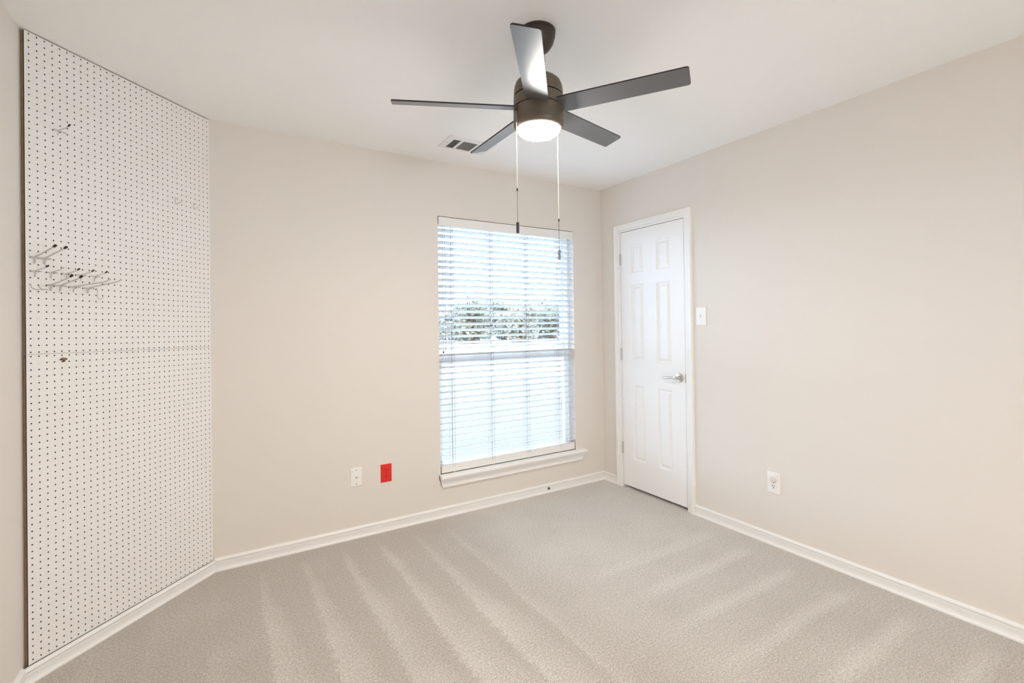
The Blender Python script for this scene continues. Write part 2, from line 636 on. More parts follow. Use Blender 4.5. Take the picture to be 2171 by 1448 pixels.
# lever handle
hb = Vector((.0015, -.795, .920))
bm = bmesh.new()
lathe(bm, [(.0, .0), (.032, .0), (.0325, .004), (.030, .008), (.020, .011), (.0, .012)], hb, axis=(-1, 0, 0), seg=40, cap=False)
lathe(bm, [(.0135, .010), (.0125, .020), (.0115, .040), (.0128, .048), (.012, .056), (.004, .058)], hb, axis=(-1, 0, 0), seg=24)
handle = obj('lever_handle', bm, M_nickel, door, smooth=True)
handle['label'] = 'satin nickel lever handle with round rose'
bm = bmesh.new()
pts = [hb + Vector((-.049, -.010, 0)), hb + Vector((-.050, .006, 0)), hb + Vector((-.0505, .040, -.001)), hb + Vector((-.050, .075, -.004)), hb + Vector((-.048, .098, -.006)), hb + Vector((-.045, .112, -.007))]
tube(bm, rounded(pts, .01), .0085, seg=14)
obj('lever', bm, M_nickel, handle, smooth=True)
bm = boxes((-.0008, .012, -.8475, -.8438, .888, .950))
lp = obj('latch_plate', bm, M_brown, door)
lp['label'] = 'dark latch plate at the door edge'

# ------------------------------------------------------------------ window
win = bpy.data.objects.new('window_1', None)
win.location = ((WX0 + WX1) / 2, .09, WZ0)
COL.objects.link(win)
ORG['window_1'] = Vector(win.location)
struct(win)
win['label'] = 'white single-hung window behind the blind'


def frame_bm(x0, x1, z0, z1, w, y0, y1, wb=None, wt=None):
    wb = w if wb is None else wb
    wt = w if wt is None else wt
    return boxes((x0, x0 + w, y0, y1, z0, z1), (x1 - w, x1, y0, y1, z0, z1), (x0 + w, x1 - w, y0, y1, z0, z0 + wb), (x0 + w, x1 - w, y0, y1, z1 - wt, z1))


obj('window_frame', frame_bm(WX0, WX1, WZ0, WZ1, .022, .062, .15), M_vinyl, win, bevel=.002)
up_ = obj('upper_sash', frame_bm(WX0 + .022, WX1 - .022, 1.05, WZ1 - .022, .026, .108, .135, wb=.045), M_vinyl, win, bevel=.002)
lo_ = obj('lower_sash', frame_bm(WX0 + .022, WX1 - .022, WZ0 + .022, 1.098, .028, .075, .104, wb=.035, wt=.062), M_vinyl, win, bevel=.003)
obj('glass_pane', boxes((WX0 + .046, WX1 - .046, .119, .123, 1.093, WZ1 - .046)), M_glass, up_)
obj('glass_pane', boxes((WX0 + .048, WX1 - .048, .088, .092, WZ0 + .055, 1.038)), M_glass, lo_)
bm = boxes((-1.16, -1.10, .066, .082, 1.098, 1.106), (-1.145, -1.115, .060, .08, 1.106, 1.114))
obj('sash_lock', bm, M_vinyl, lo_, bevel=.002)
bm = boxes((-.68, -.62, .066, .082, 1.098, 1.106), (-.665, -.635, .060, .08, 1.106, 1.114))
obj('sash_lock', bm, M_vinyl, lo_, bevel=.002)
# sill: stool with moulded apron below
SP = [(.062, .268), (.0, .268), (0, .206), (-.019, .206), (-.0205, .2085), (-.0195, .2125), (-.0165, .2135), (-.0165, .218), (-.0185, .232), (-.0245, .2455), (-.0335, .2555), (-.0385, .2585), (-.0385, .263), (-.0460, .2645), (-.0515, .2695), (-.0535, .2775), (-.0515, .2862), (-.046, .2915), (-.043, .292), (.062, .292)]
bm = bmesh.new()
sl, sr, al, ar = -1.487, -.222, -1.466, -.248
prof = SP
r0, r1 = [], []
for y, z in prof:
    t_ = max(0, min(1, (z - .206) / (.268 - .206)))
    xl, xr = al + (sl - al) * t_, ar + (sr - ar) * t_
    if z > .267 and y > -.001 and y < .05:
        pass
    r0.append(bm.verts.new((xl, min(y, -.0003), z)))
    r1.append(bm.verts.new((xr, min(y, -.0003), z)))
ring_faces(bm, [r0, r1])
box(bm, WX0 + .001, WX1 - .001, -.0002, .0615, WZ0 - .018, WZ0 + .0)
obj('window_sill', bm, M_trim, win, smooth=True)

# ------------------------------------------------------------------ blind
BX0, BX1 = WX0 + .007, WX1 - .008
blind = thing('window_blind', ((BX0 + BX1) / 2, .03, WZ0 + .012), 'white two-inch horizontal slat blind hanging in the window, slats tilted open', 'window blind')
bm = boxes((WX0 + .002, BX1, -.010, -.003, 1.991, 2.054))
obj('valance', bm, M_valance, blind, bevel=.003)
bm = boxes((BX0 + .002, BX1 - .002, .0, .052, 2.008, 2.056))
obj('headrail', bm, M_slat, blind, bevel=.002)
bm = bmesh.new()
TILT = math.radians(17)
YB = .0285
n_sl = 38
slat_z = [.4105 + .0433 * (i - 1) for i in range(n_sl)]
prng = random.Random(4)
for z in slat_z:
    ring0, ring1 = [], []
    z += prng.uniform(-.0012, .0012)
    tl = TILT + prng.uniform(-.02, .02)
    skew = prng.uniform(-.0015, .0015)
    N = 6
    prof = [(-.0265 + .053 * k / N, .0018 * (1 - (2 * k / N - 1) ** 2) + .0018) for k in range(N + 1)] + [(.0265 - .053 * k / N, .0018 * (1 - (2 * k / N - 1) ** 2) - .0018) for k in range(N + 1)]
    for a, h in prof:
        y = YB + a * math.cos(tl) + h * math.sin(tl)
        zz = z - a * math.sin(tl) + h * math.cos(tl)
        ring0.append(bm.verts.new((BX0, y, zz - skew)))
        ring1.append(bm.verts.new((BX1, y, zz + skew)))
    ring_faces(bm, [ring0, ring1])
obj('slats', bm, M_slat, blind, smooth=True)
bm = boxes((BX0 + .002, BX1 - .002, 0.002, .054, .2945, .349))
obj('bottom_rail', bm, M_valance, blind, bevel=.004)
for x in (-1.372, -1.060, -.752, -.448):
    bm = bmesh.new()
    for y in (.0005, .0565):
        for dx in (-.009, .009):
            tube(bm, [(x + dx, y, 2.01), (x + dx, y, .33)], .0009, seg=5)
    for z in slat_z:
        tube(bm, [(x - .009, .001, z + .003), (x - .009, .056, z - .010)], .0006, seg=4)
        tube(bm, [(x + .009, .001, z + .003), (x + .009, .056, z - .010)], .0006, seg=4)
    tube(bm, [(x, .026, 2.01), (x, .026, .33)], .0009, seg=5)
    obj('ladder_cord', bm, M_cord, blind)
    bm = bmesh.new()
    lathe(bm, [(.006, 0), (.007, .001), (.007, .004), (.004, .0052)], (x, .0035, .2925), seg=14)
    obj('rail_button', bm, M_slat, blind, smooth=True)
    bm = boxes((x - .014, x + .012, -.0022, -.0002, 1.992, 1.998))
    obj('cord_clip', bm, M_slot, blind)
for i, (x, zb) in enumerate(((-1.449, 1.150), (-1.431, 1.160))):
    bm = bmesh.new()
    tube(bm, [(x, -.0135, 1.992), (x + .001, -.0125, 1.6), (x, -.0125, zb)], .0011, seg=6)
    pc = obj('pull_cord', bm, M_cord, blind)
    bm = bmesh.new()
    lathe(bm, [(.002, .022), (.004, .018), (.0055, .006), (.006, 0), (.003, -.002)], (x, -.0125, zb - .02), seg=14)
    ts = obj('tassel', bm, M_slat, pc, smooth=True)
    if i == 0:
        bm = bmesh.new()
        lathe(bm, [(.004, 0), (.0062, .002), (.0062, .007), (.003, .009)], (x, -.0125, zb - .031), seg=14)
        e = obj('tassel', bm, M_black, pc, smooth=True)
        e['label'] = 'black cord knob'

# ------------------------------------------------------------------ pegboards
COLS = 32


def pegboard(name, z0, z1, rows, pitch, zfirst, shear, label):
    """White hardboard with a real 1-inch grid of drilled holes."""
    th = .0055
    sc0, sp = .0140, .02530
    R_ = .0029
    # column and row boundaries
    cb = [0] + [sc0 + sp * (k + .5) for k in range(COLS - 1)] + [BW]
    rb = [z1] + [zfirst - pitch * (k + .5) for k in range(rows - 1)] + [z0]
    vs, fs, mi = [], [], []
    idx = {}

    def P(s, z, d, lean=1.0):
        zz = z
        # edges stay straight, only the hole grid leans with the sheet
        zz = z + (s / BW - .5) * shear * lean
        q = BO + DV * s + NV * d
        return (q.x, q.y, zz)

    def corner(i, j, d):
        key = (i, j, d)
        if key not in idx:
            idx[key] = len(vs)
            vs.append(P(cb[i], rb[j], 0 if d == 0 else -th, 0.0 if (j == 0 and z1 > 2) or (j == rows and z0 < .5) else 1.0))
        return idx[key]

    for i in range(COLS):
        for j in range(rows):
            cs, cz = sc0 + sp * i, zfirst - pitch * j
            hole = []
            for d in (0, 1):
                h = []
                for k in range(8):
                    a = math.radians(22.5 + 45 * k)
                    h.append(len(vs))
                    vs.append(P(cs + R_ * math.cos(a), cz + R_ * math.sin(a), 0 if d == 0 else -th))
                hole.append(h)
                A, B_, C_, D_ = corner(i + 1, j, d), corner(i, j, d), corner(i, j + 1, d), corner(i + 1, j + 1, d)
                polys = [(A, h[1], h[0]), (A, B_, h[2], h[1]), (B_, h[3], h[2]), (B_, C_, h[4], h[3]), (C_, h[5], h[4]), (C_, D_, h[6], h[5]), (D_, h[7], h[6]), (D_, A, h[0], h[7])]
                for q in polys:
                    fs.append(q if d == 1 else tuple(reversed(q)))
                    mi.append(0 if d == 0 else 1)
            for k in range(8):
                m = (k + 1) % 8
                fs.append((hole[0][k], hole[1][k], hole[1][m], hole[0][m]))
                mi.append(1)
    for i in range(COLS):
        for j, f in ((0, 0), (rows, 1)):
            a = (corner(i, j, 0), corner(i + 1, j, 0), corner(i + 1, j, 1), corner(i, j, 1))
            fs.append(a)
            mi.append(1)
    for j in range(rows):
        for i in (0, COLS):
            fs.append((corner(i, j, 0), corner(i, j + 1, 0), corner(i, j + 1, 1), corner(i, j, 1)))
            mi.append(1)
    q = BO + DV * BW / 2
    o = obj(name, (vs, fs, mi), [M_board, M_brown], loc=(q.x, q.y, z0))
    tag(o, label, 'pegboard')
    # furring strips that hold the sheet off the wall
    for s in (.003, .397, BW - .040):
        bm = bmesh.new()
        obox(bm, BO, DV, NV, ZV, s, s + (.037 if s > .1 else .012), -.0255, -th - .0003, z0 + .004, z1 - .008)
        obj('furring_strip', bm, M_strip, o)
    return o


SEAM = 1.2115
pb_up = pegboard('pegboard', SEAM + .0006, H - .004, 48, .02553, 2.4192, .0095, 'upper white pegboard sheet with metal hooks, reaching the ceiling on the angled wall')
pb_lo = pegboard('pegboard', .0615, SEAM - .0006, 46, .02515, 1.2032, .0095, 'lower white pegboard sheet with a torn brown spot, standing on the baseboard')


def bp(s, d, z):
    """Point on the board: s inches from the right edge, d metres out, height z."""
    return BO + DV * (s * IN) + NV * d + ZV * z


for s, z, b in ((18.61, 1.965, pb_up), (30.42, 1.352, pb_up), (18.7, 1.349, pb_up), (30.43, 1.181, pb_lo), (18.76, 1.152, pb_lo), (18.78, .615, pb_lo), (18.78, .15, pb_lo)):
    bm = bmesh.new()
    lathe(bm, [(.0, 0), (.0055, 0), (.0055, .0008), (.004, .0022), (.0015, .0025), (.0012, .0012), (0, .0012)], bp(s, .0001, z), axis=NV, seg=16, cap=False)
    e = obj('screw', bm, M_plate, b, smooth=True)
    e['label'] = 'white painted screw head'

# torn brown spot on the lower sheet
bm = bmesh.new()
rng = random.Random(3)
cs, cz = 27.30, 1.190
outline = [(-.42, -.02), (-.38, -.09), (-.15, -.11), (.10, -.08), (.40, -.11), (.52, -.03), (.48, .08), (.33, .17), (.12, .15), (.02, .22), (-.10, .20), (-.22, .12), (-.33, .07)]
outline = [(-a * 1.15, b * 1.35) for a, b in outline]
vt = [bm.verts.new(bp(cs + a, .0006 + rng.uniform(0, .0012), cz + b * IN)) for a, b in outline]
vb = [bm.verts.new(bp(cs + a * 1.06, .0001, cz + b * 1.06 * IN)) for a, b in outline]
ctr = bm.verts.new(bp(cs, .0024, cz + .05 * IN))
n_ = len(vt)
for k in range(n_):
    m = (k + 1) % n_
    bm.faces.new((vt[k], vt[m], ctr))
    bm.faces.new((vb[k], vb[m], vt[m], vt[k]))
e = obj('torn_patch', bm, M_torn, pb_lo)
e['label'] = 'torn brown spot around a hole'
bm = bmesh.new()
lathe(bm, [(.0, 0), (.0045, 0), (.004, .002), (.002, .003), (0, .003)], bp(27.2, .0003, 1.1835), axis=NV, seg=12, cap=False)
lathe(bm, [(.0, 0), (.0035, 0), (.0028, .002), (0, .002)], bp(27.55, .0008, 1.1905), axis=NV, seg=10, cap=False)
obj('torn_patch', bm, M_brown, pb_lo)


# ------------------------------------------------------------------ hooks
def cap_bm(p0, p1, r):
    bm = bmesh.new()
    p0, p1 = Vector(p0), Vector(p1)
    d = p1 - p0
    tube(bm, [p0, p0 + d * .08, p0 + d * .85, p1], [r * .9, r, r * 1.05, r * .6], seg=12)
    return bm


def peg_hook(label, bars, arms, group, cat='hook'):
    """bars: (s_left, s_right, z); arms: (s, stem_drop, [(d,z)...], capped); r = wire radius."""
    s0, s1, z, r = bars
    base = bp((s0 + s1) / 2, .002, z)
    t = thing('peg_hook', base, label, cat, group)
    bm = bmesh.new()
    tube(bm, rounded([bp(s0, -.009, z + .002), bp(s0, .0035 + r, z), bp(s1, .0035 + r, z), bp(s1, -.009, z + .002)], .006), r, seg=10)
    # small return loop at the right hand end
    tube(bm, rounded([bp(s1, .001, z - .001), bp(s1 - .28, .003, z - .0015), bp(s1 - .3, .0045, z + .001), bp(s1 - .02, .005, z + .001)], .003), r * .8, seg=8)
    caps = []
    for s, drop, pts, capped in arms:
        path = [bp(s, r + .001, z - drop), bp(s, .0035 + 2 * r, z - .002), bp(s, .010, z + .0015)] + [bp(s, d, zz) for d, zz in pts]
        tube(bm, rounded(path, .010), r, seg=10)
        if capped:
            a, b = Vector(path[-2]), Vector(path[-1])
            dr = (b - a).normalized()
            caps.append(cap_bm(b - dr * .010, b + dr * .003, r * 1.75))
    obj('wire', bm, M_zinc, t, smooth=True)
    for c in caps:
        e = obj('tip_cap', c, M_black, t, smooth=True)
        e['label'] = 'black rubber tip'
    return t


G1 = 'single-prong peg hooks'
small = [(.056, 1.5405), (.0705, 1.5480)]
rs = .0016
rows_ = [(31.42, True, 'small single-prong metal hook with black tip, leftmost of the row of five'),
         (29.37, False, 'small single-prong metal hook with bare tip, second from left in the row of five'),
         (27.33, True, 'small single-prong metal hook with black tip, third and middle of the row of five'),
         (25.28, True, 'small single-prong metal hook with black tip, fourth from left in the row of five'),
         (23.25, True, 'small single-prong metal hook with black tip, rightmost of the row of five')]
for s, c, lab in rows_:
    peg_hook(lab, (s, s - 1.0, 1.531, rs), [(s - .50, .023, small, c)], G1)
peg_hook('small single-prong metal hook with black tip, alone high up on the left of the pegboard', (28.34, 27.0, 2.094, rs), [(27.81, .019, [(.049, 2.1010), (.064, 2.1105)], True)], G1)
G2 = 'double-prong peg hooks'
peg_hook('heavy double-prong metal hook with two black tips, above the row of five hooks', (31.46, 29.2, 1.5825, .0026),
         [(30.95, .023, [(.093, 1.6150), (.108, 1.6220)], True), (29.72, .023, [(.099, 1.6140), (.114, 1.6205)], True)], G2)
peg_hook('heavy double-prong metal hook with two black tips, below the row of five hooks', (29.38, 27.1, 1.4815, .0025),
         [(28.93, .022, [(.093, 1.5055), (.112, 1.5155)], True), (27.70, .022, [(.096, 1.5050), (.115, 1.5150)], True)], G2)
G3 = 'long bare-ended peg hooks'
peg_hook('long single-prong metal hook with bare end, left one of the long pair', (26.35, 25.2, 1.4800, .0023), [(25.85, .021, [(.168, 1.4955), (.194, 1.5050)], False)], G3)
peg_hook('long single-prong metal hook with bare end, right one of the long pair', (24.28, 23.1, 1.4790, .0023), [(23.77, .021, [(.157, 1.5000), (.181, 1.5080)], False)], G3)


def wire_hook(name, pts, r, label, group):
    bm = bmesh.new()
    tube(bm, rounded(pts, .008, 5), r, seg=10)
    o = obj(name, bm, M_zinc, loc=pts[1], smooth=True)
    return tag(o, label, 'hook', group)


G4 = 'thin bent wire hooks'
wire_hook('wire_hook', [bp(31.42, -.01, 1.484), bp(31.42, .0025, 1.480), bp(31.38, .004, 1.467), bp(31.35, .022, 1.459), bp(31.35, .050, 1.458), bp(31.35, .086, 1.457)], .0014, 'thin curved wire hook, leftmost at the board edge under the row of five', G4)
wire_hook('wire_hook', [bp(30.40, -.01, 1.484), bp(30.40, .0025, 1.480), bp(30.37, .004, 1.470), bp(30.36, .016, 1.462), bp(30.36, .046, 1.460)], .0014, 'thin curved wire hook, second from the left board edge, under the row of five', G4)
jp = [bp(22.28, -.01, 1.484), bp(22.28, .0018, 1.479), bp(22.28, .0018, 1.4455)]
for k in range(1, 9):
    a = math.pi * k / 8
    jp.append(bp(22.28, .0018 + .0155 * (1 - math.cos(a)), 1.4455 - .0105 * math.sin(a)))
jp.append(bp(22.28, .0335, 1.454))
wire_hook('wire_hook', jp, .0011, 'thin J-shaped wire hook hanging below the long hooks', G4)
wire_hook('wire_hook', [bp(7.98, -.012, 1.962), bp(7.98, .0022, 1.9612), bp(7.98, .0022, 1.927), bp(7.98, .043, 1.938)], .0017, 'L-shaped wire hook near the right board edge, left one of the two', G4)
wire_hook('wire_hook', [bp(3.92, -.012, 1.960), bp(3.92, .0022, 1.9592), bp(3.92, .0022, 1.924), bp(3.92, .0325, 1.935)], .0017, 'L-shaped wire hook near the right board edge, right one of the two', G4)

# ------------------------------------------------------------------ wall plates
Xv, Yv = Vector((1, 0, 0)), Vector((0, 1, 0))


def plate_bm(c, ax, n, w, h, t=.0055, bev=.0045):
    """Face plate with sloping edges; c = centre on the wall, ax = right axis, n = out of the wall."""
    bm = bmesh.new()
    rr = []
    for s, d in ((0, .0002), (0, .002), (bev * .35, t * .8), (bev, t)):
        rr.append([bm.verts.new(c + ax * a * (w / 2 - s) + ZV * b * (h / 2 - s) + n * d) for a, b in ((-1, -1), (1, -1), (1, 1), (-1, 1))])
    ring_faces(bm, rr)
    return bm


def screw_bm(c, n, r=.0032, h=.0014):
    bm = bmesh.new()
    lathe(bm, [(r, 0), (r, h * .5), (r * .7, h), (0, h * 1.05)], c, axis=n, seg=14)
    return bm


def receptacle_bm(c, ax, n):
    bm = bmesh.new()
    pts = []
    for k in range(32):
        a = 2 * math.pi * k / 32
        x, z = .0172 * math.cos(a), .0172 * math.sin(a)
        z = max(-.0137, min(.0137, z))
        pts.append((x, z))
    rings = []
    for s, d in ((1, .004), (1, .0072), (.95, .0080)):
        rings.append([bm.verts.new(c + ax * (x * s) + ZV * (z * s) + n * d) for x, z in pts])
    ring_faces(bm, rings)
    return bm


def slots_bm(c, ax, n):
    bm = bmesh.new()
    obox(bm, c, ax, ZV, n, -.0080, -.0050, -.001, .009, .0078, .0084)
    obox(bm, c, ax, ZV, n, .0050, .0080, .0, .008, .0078, .0084)
    lathe(bm, [(.0032, .0078), (.0032, .0084)], c + ZV * -.0075, axis=n, seg=14)
    return bm


# coax plate
c = Vector((-2.0360, -.0001, .3755))
cx = obj('wall_plate', plate_bm(c, Xv, -Yv, .070, .114), M_plate, loc=c)
tag(cx, 'white wall plate with a coax jack, left of the red outlet under the window wall', 'wall plate')
for dz in (.042, -.042):
    obj('screw', screw_bm(c + ZV * dz - Yv * .0055, -Yv), M_screw, cx, smooth=True)
bm = bmesh.new()
lathe(bm, [(.0072, .005), (.0072, .008), (.0048, .0085), (.0048, .016), (.0036, .0163), (.0034, .012), (.0, .012)], c, axis=(0, -1, 0), seg=24, cap=False)
e = obj('coax_jack', bm, M_nickel, cx, smooth=True)
e['label'] = 'threaded metal coax jack'

# red duplex outlet
c = Vector((-1.8490, -.0001, .3680))
ro = obj('power_outlet', plate_bm(c, Xv, -Yv, .070, .114), M_red, loc=c)
tag(ro, 'bright red duplex power outlet, right of the white coax plate', 'outlet')
for dz in (.0195, -.0195):
    r_ = obj('receptacle', receptacle_bm(c + ZV * dz, Xv, -Yv), M_red, ro, smooth=True)
    obj('slots', slots_bm(c + ZV * dz, Xv, -Yv), M_redslot, r_)
obj('screw', screw_bm(c - Yv * .0055, -Yv), M_redslot, ro, smooth=True)

# white outlet on the right wall
ax = Vector((0, -1, 0))
c = Vector((-.0001, -1.4590, .3640))
wo = obj('power_outlet', plate_bm(c, ax, -Xv, .078, .122, t=.0065), M_plate, loc=c)
tag(wo, 'white duplex power outlet low on the right wall', 'outlet')
for dz in (.0195, -.0195):
    r_ = obj('receptacle', receptacle_bm(c + ZV * dz + Xv * -.001, ax, -Xv), M_plate, wo, smooth=True)
    obj('slots', slots_bm(c + ZV * dz + Xv * -.001, ax, -Xv), M_slot, r_)
obj('screw', screw_bm(c - Xv * .0065, -Xv, .003), M_screw, wo, smooth=True)
bm = bmesh.new()
lathe(bm, [(.0172, 0), (.0178, .003), (.0172, .010), (.0150, .0135), (.006, .0155), (0, .0157)], c + ZV * .0205 - Xv * .0095, axis=(-1, 0, 0), seg=32)
oc = obj('outlet_cap', bm, M_cap, loc=c + ZV * .0205 - Xv * .0095, smooth=True)
tag(oc, 'round ivory plastic cap plugged into the upper socket of the white outlet', 'outlet cap')

# light switch
c = Vector((-.0001, -.9805, 1.3475))
ls = obj('light_switch', plate_bm(c, ax, -Xv, .078, .122, t=.0065), M_plate, loc=c)
tag(ls, 'white toggle light switch on the right wall beside the door', 'light switch')
bm = bmesh.new()
obox(bm, c, ax, ZV, -Xv, -.005, .005, -.012, .012, .0055, .0072)
obj('toggle_bezel', bm, M_cap, ls, bevel=.0006)
bm = bmesh.new()
tube(bm, [c - Xv * .0065, c - Xv * .012 + ZV * .004, c - Xv * .019 + ZV * .009], [.0042, .0038, .0032], seg=10)
obj('toggle', bm, M_plate, ls, smooth=True)
for dz in (.030, -.030):
    obj('screw', screw_bm(c + ZV * dz - Xv * .0065, -Xv, .003), M_plate, ls, smooth=True)

# door stop on the baseboard
c = Vector((-.586, -.0128, .0345))
bm = bmesh.new()
lathe(bm, [(.0105, 0), (.0105, .003), (.0085, .005), (.0085, .009), (.0062, .0098), (.006, .006), (0, .006)], c, axis=(0, -1, 0), seg=24, cap=False)
ds = obj('door_stop', bm, M_screw, loc=c, smooth=True)
tag(ds, 'small round grey metal door stop screwed to the baseboard below the window', 'door stop')
bm = bmesh.new()
lathe(bm, [(.0042, .006), (.0038, .0088), (0, .0092)], c, axis=(0, -1, 0), seg=16)
e = obj('screw', bm, M_slot, ds, smooth=True)

# ------------------------------------------------------------------ ceiling vent
vx0, vx1, vy0, vy1 = -1.576, -1.264, -.458, -.262
vt_ = thing('ceiling_vent', ((vx0 + vx1) / 2, (vy0 + vy1) / 2, H), 'white three-bank metal air register in the ceiling near the window wall', 'air vent')
banks = [(-1.534, -1.486), (-1.468, -1.372), (-1.354, -1.306)]
by0, by1 = -.414, -.281
bm = bmesh.new()
zf = H - .006
# face with three openings
xs = [vx0 + .008] + [v for b in banks for v in b] + [vx1 - .008]
for k in range(0, len(xs) - 1, 2):
    box(bm, xs[k], xs[k + 1], by0, by1, zf, zf + .002)
box(bm, vx0 + .008, vx1 - .008, vy0 + .008, by0, zf, zf + .002)
box(bm, vx0 + .008, vx1 - .008, by1, vy1 - .008, zf, zf + .002)
# rolled rim
rr = []
for s, z in ((0, H - .0003), (.002, zf + .0005), (.008, zf)):
    rr.append([bm.verts.new((x, y, z)) for x, y in ((vx0 + s, vy0 + s), (vx1 - s, vy0 + s), (vx1 - s, vy1 - s), (vx0 + s, vy1 - s))])
for a, b in zip(rr[:-1], rr[1:]):
    for k in range(4):
        m = (k + 1) % 4
        bm.faces.new((a[k], a[m], b[m], b[k]))
obj('vent_frame', bm, M_vent, vt_)
for bi, (x0, x1) in enumerate(banks):
    bm = bmesh.new()
    if bi == 1:
        n_ = 13
        for k in range(n_):
            y = by0 + (by1 - by0) * (k + .5) / n_
            a = math.radians(30)
            obox(bm, Vector(((x0 + x1) / 2, y, zf + .001)), Xv, Vector((0, math.cos(a), math.sin(a))), Vector((0, -math.sin(a), math.cos(a))), -(x1 - x0) / 2, (x1 - x0) / 2, -.0042, .0042, -.0004, .0004)
    else:
        n_ = 5
        sgn = 1 if bi == 0 else -1
        for k in range(n_):
            x = x0 + (x1 - x0) * (k + .5) / n_
            a = math.radians(50) * sgn
            obox(bm, Vector((x, (by0 + by1) / 2, zf + .001)), Yv, Vector((math.cos(a), 0, math.sin(a))), Vector((-math.sin(a), 0, math.cos(a))), -(by1 - by0) / 2, (by1 - by0) / 2, -.0042, .0042, -.0004, .0004)
    obj('louvers', bm, M_vent, vt_)
    bm = boxes((x0 - .004, x1 + .004, by0 - .004, by1 + .004, H - .0012, H - .0004))  # flat dark sheet paints the duct's shade, no recess above it
    e = obj('duct_shade_sheet', bm, M_duct_shade, vt_)
    e['label'] = 'dark sheet for the shade behind the louvers'
for x in (-1.553, -1.287):
    obj('screw', screw_bm(Vector((x, -.352, zf)), -ZV, .0035), M_screw, vt_, smooth=True)

# ------------------------------------------------------------------ ceiling fan
FX, FY = -1.688, -1.535
fan = thing('ceiling_fan', (FX, FY, H), 'dark bronze five-blade ceiling fan with a lit round lamp', 'ceiling fan')
fc = Vector((FX, FY, 0))
bm = bmesh.new()
lathe(bm, [(.066, H - .0005), (.0695, H - .001), (.0695, H - .010), (.066, H - .012), (.066, H - .014), (.0685, H - .015), (.067, H - .026), (.060, H - .048), (.047, H - .068), (.030, H - .081), (.017, H - .085)], fc, seg=56)
obj('canopy', bm, M_canopy, fan, smooth=True)
bm = bmesh.new()
lathe(bm, [(.0, 2.362), (.012, 2.360), (.0195, 2.352), (.0195, 2.346), (.0125, 2.338), (.0125, 2.262), (.022, 2.258), (.022, 2.246)], fc, seg=24)
obj('downrod', bm, M_bronze, fan, smooth=True)
bm = bmesh.new()
lathe(bm, [(.018, 2.252), (.055, 2.250), (.074, 2.245), (.086, 2.234), (.092, 2.218), (.0945, 2.200), (.0945, 2.1815)], fc, seg=64)
obj('motor_housing', bm, M_bronze, fan, smooth=True)
bm = bmesh.new()
lathe(bm, [(.090, 2.183), (.090, 2.130)], fc, seg=64)
obj('seam_ring', bm, M_seam, fan, smooth=True)
bm = bmesh.new()
lathe(bm, [(.0925, 2.1775), (.0958, 2.1755), (.0965, 2.150), (.0958, 2.1365), (.0925, 2.135)], fc, seg=64)
obj('blade_hub', bm, M_bronze, fan, smooth=True)
bm = bmesh.new()
lathe(bm, [(.0935, 2.1335), (.0968, 2.131), (.0972, 2.095), (.0968, 2.075), (.0960, 2.069), (.0905, 2.0600), (.0850, 2.0562), (.0832, 2.0566), (.0830, 2.070)], fc, seg=64)
obj('light_housing', bm, M_bronze, fan, smooth=True)
bm = bmesh.new()
lathe(bm, [(.0822, 2.066), (.0822, 2.0535), (.078, 2.0440), (.066, 2.0355), (.045, 2.0295), (.02, 2.0272), (.0, 2.0268)], fc, seg=64, cap=False)
e = obj('lamp_lens', bm, M_lens, fan, smooth=True)
e['label'] = 'glowing frosted lamp lens'

ZB, RB, PH, PI_, WB_ = 2.1361, .5514, 4.0475, -.2640, .0892
TX, TY = .0414, .0215


def blade_point(a, r, t, h=0):
    d = Vector((math.cos(a), math.sin(a), 0))
    tt = Vector((-math.sin(a), math.cos(a), 0))
    cp, sp = math.cos(PI_), math.sin(PI_)
    q = d * r + tt * (t * cp - h * sp)
    z = ZB + t * sp + h * cp + TX * q.x + TY * q.y
    return Vector((FX + q.x, FY + q.y, z))


for k in range(5):
    a = PH + math.radians(72) * k
    out = []
    rc = .010
    w = WB_ / 2
    r_in = .082
    out += [(r_in, -w * .92), (r_in + .03, -w)]
    for cx_, cy_, a0 in ((RB - rc, -w + rc, -90), (RB - rc, w - rc, 0)):
        for q in range(6):
            an = math.radians(a0 + 90 * q / 5)
            out.append((cx_ + rc * math.cos(an), cy_ + rc * math.sin(an)))
    out += [(r_in + .03, w), (r_in, w * .92)]
    bm = bmesh.new()
    lo = [bm.verts.new(blade_point(a, r, t, -.0028)) for r, t in out]
    hi = [bm.verts.new(blade_point(a, r, t, .0028)) for r, t in out]
    f1 = bm.faces.new(lo)
    f2 = bm.faces.new(list(reversed(hi)))
    sides = []
    n_ = len(lo)
    for q in range(n_):
        m = (q + 1) % n_
        sides.append(bm.faces.new((lo[q], hi[q], hi[m], lo[m])))
    for f in sides:
        f.material_index = 1
    bl = obj('blade', bm, [M_blade, M_blade_edge], fan)


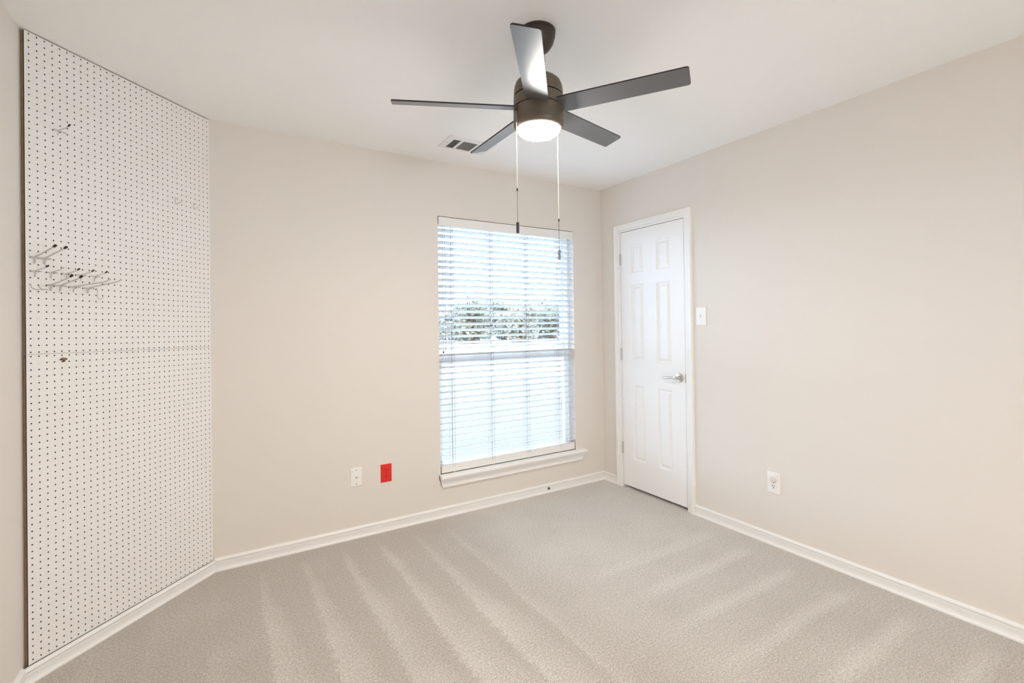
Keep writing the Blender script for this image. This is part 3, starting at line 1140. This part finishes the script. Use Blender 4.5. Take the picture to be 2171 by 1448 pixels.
def chain(x, y, ztop, zjoin, zfob, zend, fr, m_fob, top_dark=False, offx=0.0):
    bm = bmesh.new()
    z = ztop
    def bead(bm, z, r):
        m = Matrix.Translation((x, y, z))
        bmesh.ops.create_icosphere(bm, subdivisions=1, radius=r, matrix=m)
    while z > zjoin + .004:
        bead(bm, z, .0015)
        z -= .0046
    tube(bm, [(x, y, ztop), (x, y, zjoin)], .0006, seg=5)
    c = obj('pull_chain', bm, M_chain, fan, smooth=True)
    c['label'] = 'pale beaded pull chain'
    bm = bmesh.new()
    lathe(bm, [(.0015, -.006), (.003, -.004), (.003, .004), (.0015, .006)], (x, y, zjoin), seg=12)
    obj('connector', bm, M_seam, c, smooth=True)
    bm = bmesh.new()
    z = zjoin - .006
    while z > zfob:
        bead(bm, z, .0016)
        z -= .0046
    tube(bm, [(x, y, zjoin), (x, y, zfob)], .0006, seg=5)
    obj('lower_chain', bm, M_darkchain, c, smooth=True)
    bm = bmesh.new()
    lathe(bm, [(.002, zfob + .001), (fr, zfob), (fr, zend + .001), (fr * .8, zend)], (x, y, 0), seg=20)
    if m_fob is M_fob2:
        lathe(bm, [(fr * 1.06, (zfob + zend) / 2 + .001), (fr * 1.06, (zfob + zend) / 2 - .001)], (x, y, 0), seg=20)
    obj('chain_fob', bm, m_fob, c, smooth=True)
    return c


dh = Vector((0.574, 0.819, 0))              # the two chains hang left-front and right-back of the housing
lat = Vector((dh.y, -dh.x, 0))
pL = fc + lat * -.0835 - dh * .0505
pR = fc + lat * .0745 + dh * .064
chain(pL.x, pL.y, 2.115, 1.812, 1.688, 1.648, .0058, M_fob)
chain(pR.x, pR.y, 2.090, 1.718, 1.600, 1.560, .0054, M_fob2)
# little brass outlets where the chains leave the housing
for p, z in ((pL, 2.115), (pR, 2.090)):
    bm = bmesh.new()
    c0 = fc + (p - fc) * .96
    tube(bm, rounded([Vector((c0.x, c0.y, z + .004)), Vector((p.x, p.y, z + .004)), Vector((p.x, p.y, z - .006))], .003), .0028, seg=10)
    obj('chain_outlet', bm, M_bronze, fan, smooth=True)

# ------------------------------------------------------------------ outdoors
GZ = -.30
struct(obj('ground', boxes((-60, 60, -80, 140, GZ - .2, GZ)), M_sunlit_ground))
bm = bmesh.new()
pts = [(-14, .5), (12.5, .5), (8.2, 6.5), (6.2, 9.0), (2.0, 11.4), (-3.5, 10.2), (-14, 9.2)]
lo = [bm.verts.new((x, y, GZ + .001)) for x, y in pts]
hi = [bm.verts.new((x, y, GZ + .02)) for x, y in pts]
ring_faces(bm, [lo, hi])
struct(obj('driveway_shade', bm, M_drive_shade))  # house's shadow painted as a darker slab laid on the ground


struct(obj('bounce_slab', boxes((-30, 20, -40, -4.15, GZ + .001, GZ + .06), (-30, -3.65, -4.15, .3, GZ + .001, GZ + .06)), M_bounce))  # unseen pale slab added to bounce daylight up to the ceiling


def tree(x, y, h, w, m, seed, label, group):
    rng = random.Random(seed)
    t = thing('tree', (x, y, GZ), label, 'tree', group)
    bm = bmesh.new()
    tube(bm, [(x, y, GZ), (x + .1, y, GZ + h * .3), (x - .1, y + .1, GZ + h * .6)], [.22, .16, .07], seg=8)
    for k in range(5):
        a = rng.uniform(0, 6.28)
        tube(bm, [(x + .05, y, GZ + h * (.25 + .06 * k)), (x + math.cos(a) * w * .3, y + math.sin(a) * w * .3, GZ + h * (.5 + .07 * k))], [.08, .02], seg=6)
    obj('trunk', bm, M_bark, t, smooth=True)
    vs, fs = [], []
    lobes = [(rng.uniform(-.36, .36) * w, rng.uniform(-.3, .3) * w, h * rng.uniform(.10, .82), rng.uniform(.20, .34) * w) for _ in range(13)]
    for _ in range(1700):
        lx, ly, lz, lr = rng.choice(lobes)
        d = Vector((rng.gauss(0, 1), rng.gauss(0, 1), rng.gauss(0, .8)))
        d.normalize()
        rr_ = lr * rng.uniform(.7, 1.03)
        c = Vector((x + lx, y + ly, GZ + lz)) + d * rr_
        c.z = max(GZ + .08, min(GZ + h, c.z))
        a = Vector((rng.gauss(0, 1), rng.gauss(0, 1), rng.gauss(0, 1))).normalized()
        b = a.orthogonal().normalized()
        s = rng.uniform(.14, .30)
        i0 = len(vs)
        vs += [c + a * s, c + b * s * .5, c - a * s, c - b * s * .5]
        fs.append((i0, i0 + 1, i0 + 2, i0 + 3))
    obj('foliage', ([tuple(v) for v in vs], fs), m, t)
    return t


tr = random.Random(11)
k = 0
for row, y0, x0 in ((0, 38.0, 8.0), (1, 44.5, 10.4), (2, 51.0, 12.0)):
    for i in range(6 + (row > 1)):
        x = x0 + 4.9 * i + tr.uniform(-.2, .2)
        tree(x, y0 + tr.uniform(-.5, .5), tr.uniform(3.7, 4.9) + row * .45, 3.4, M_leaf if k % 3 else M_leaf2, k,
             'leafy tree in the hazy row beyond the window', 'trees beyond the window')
        k += 1
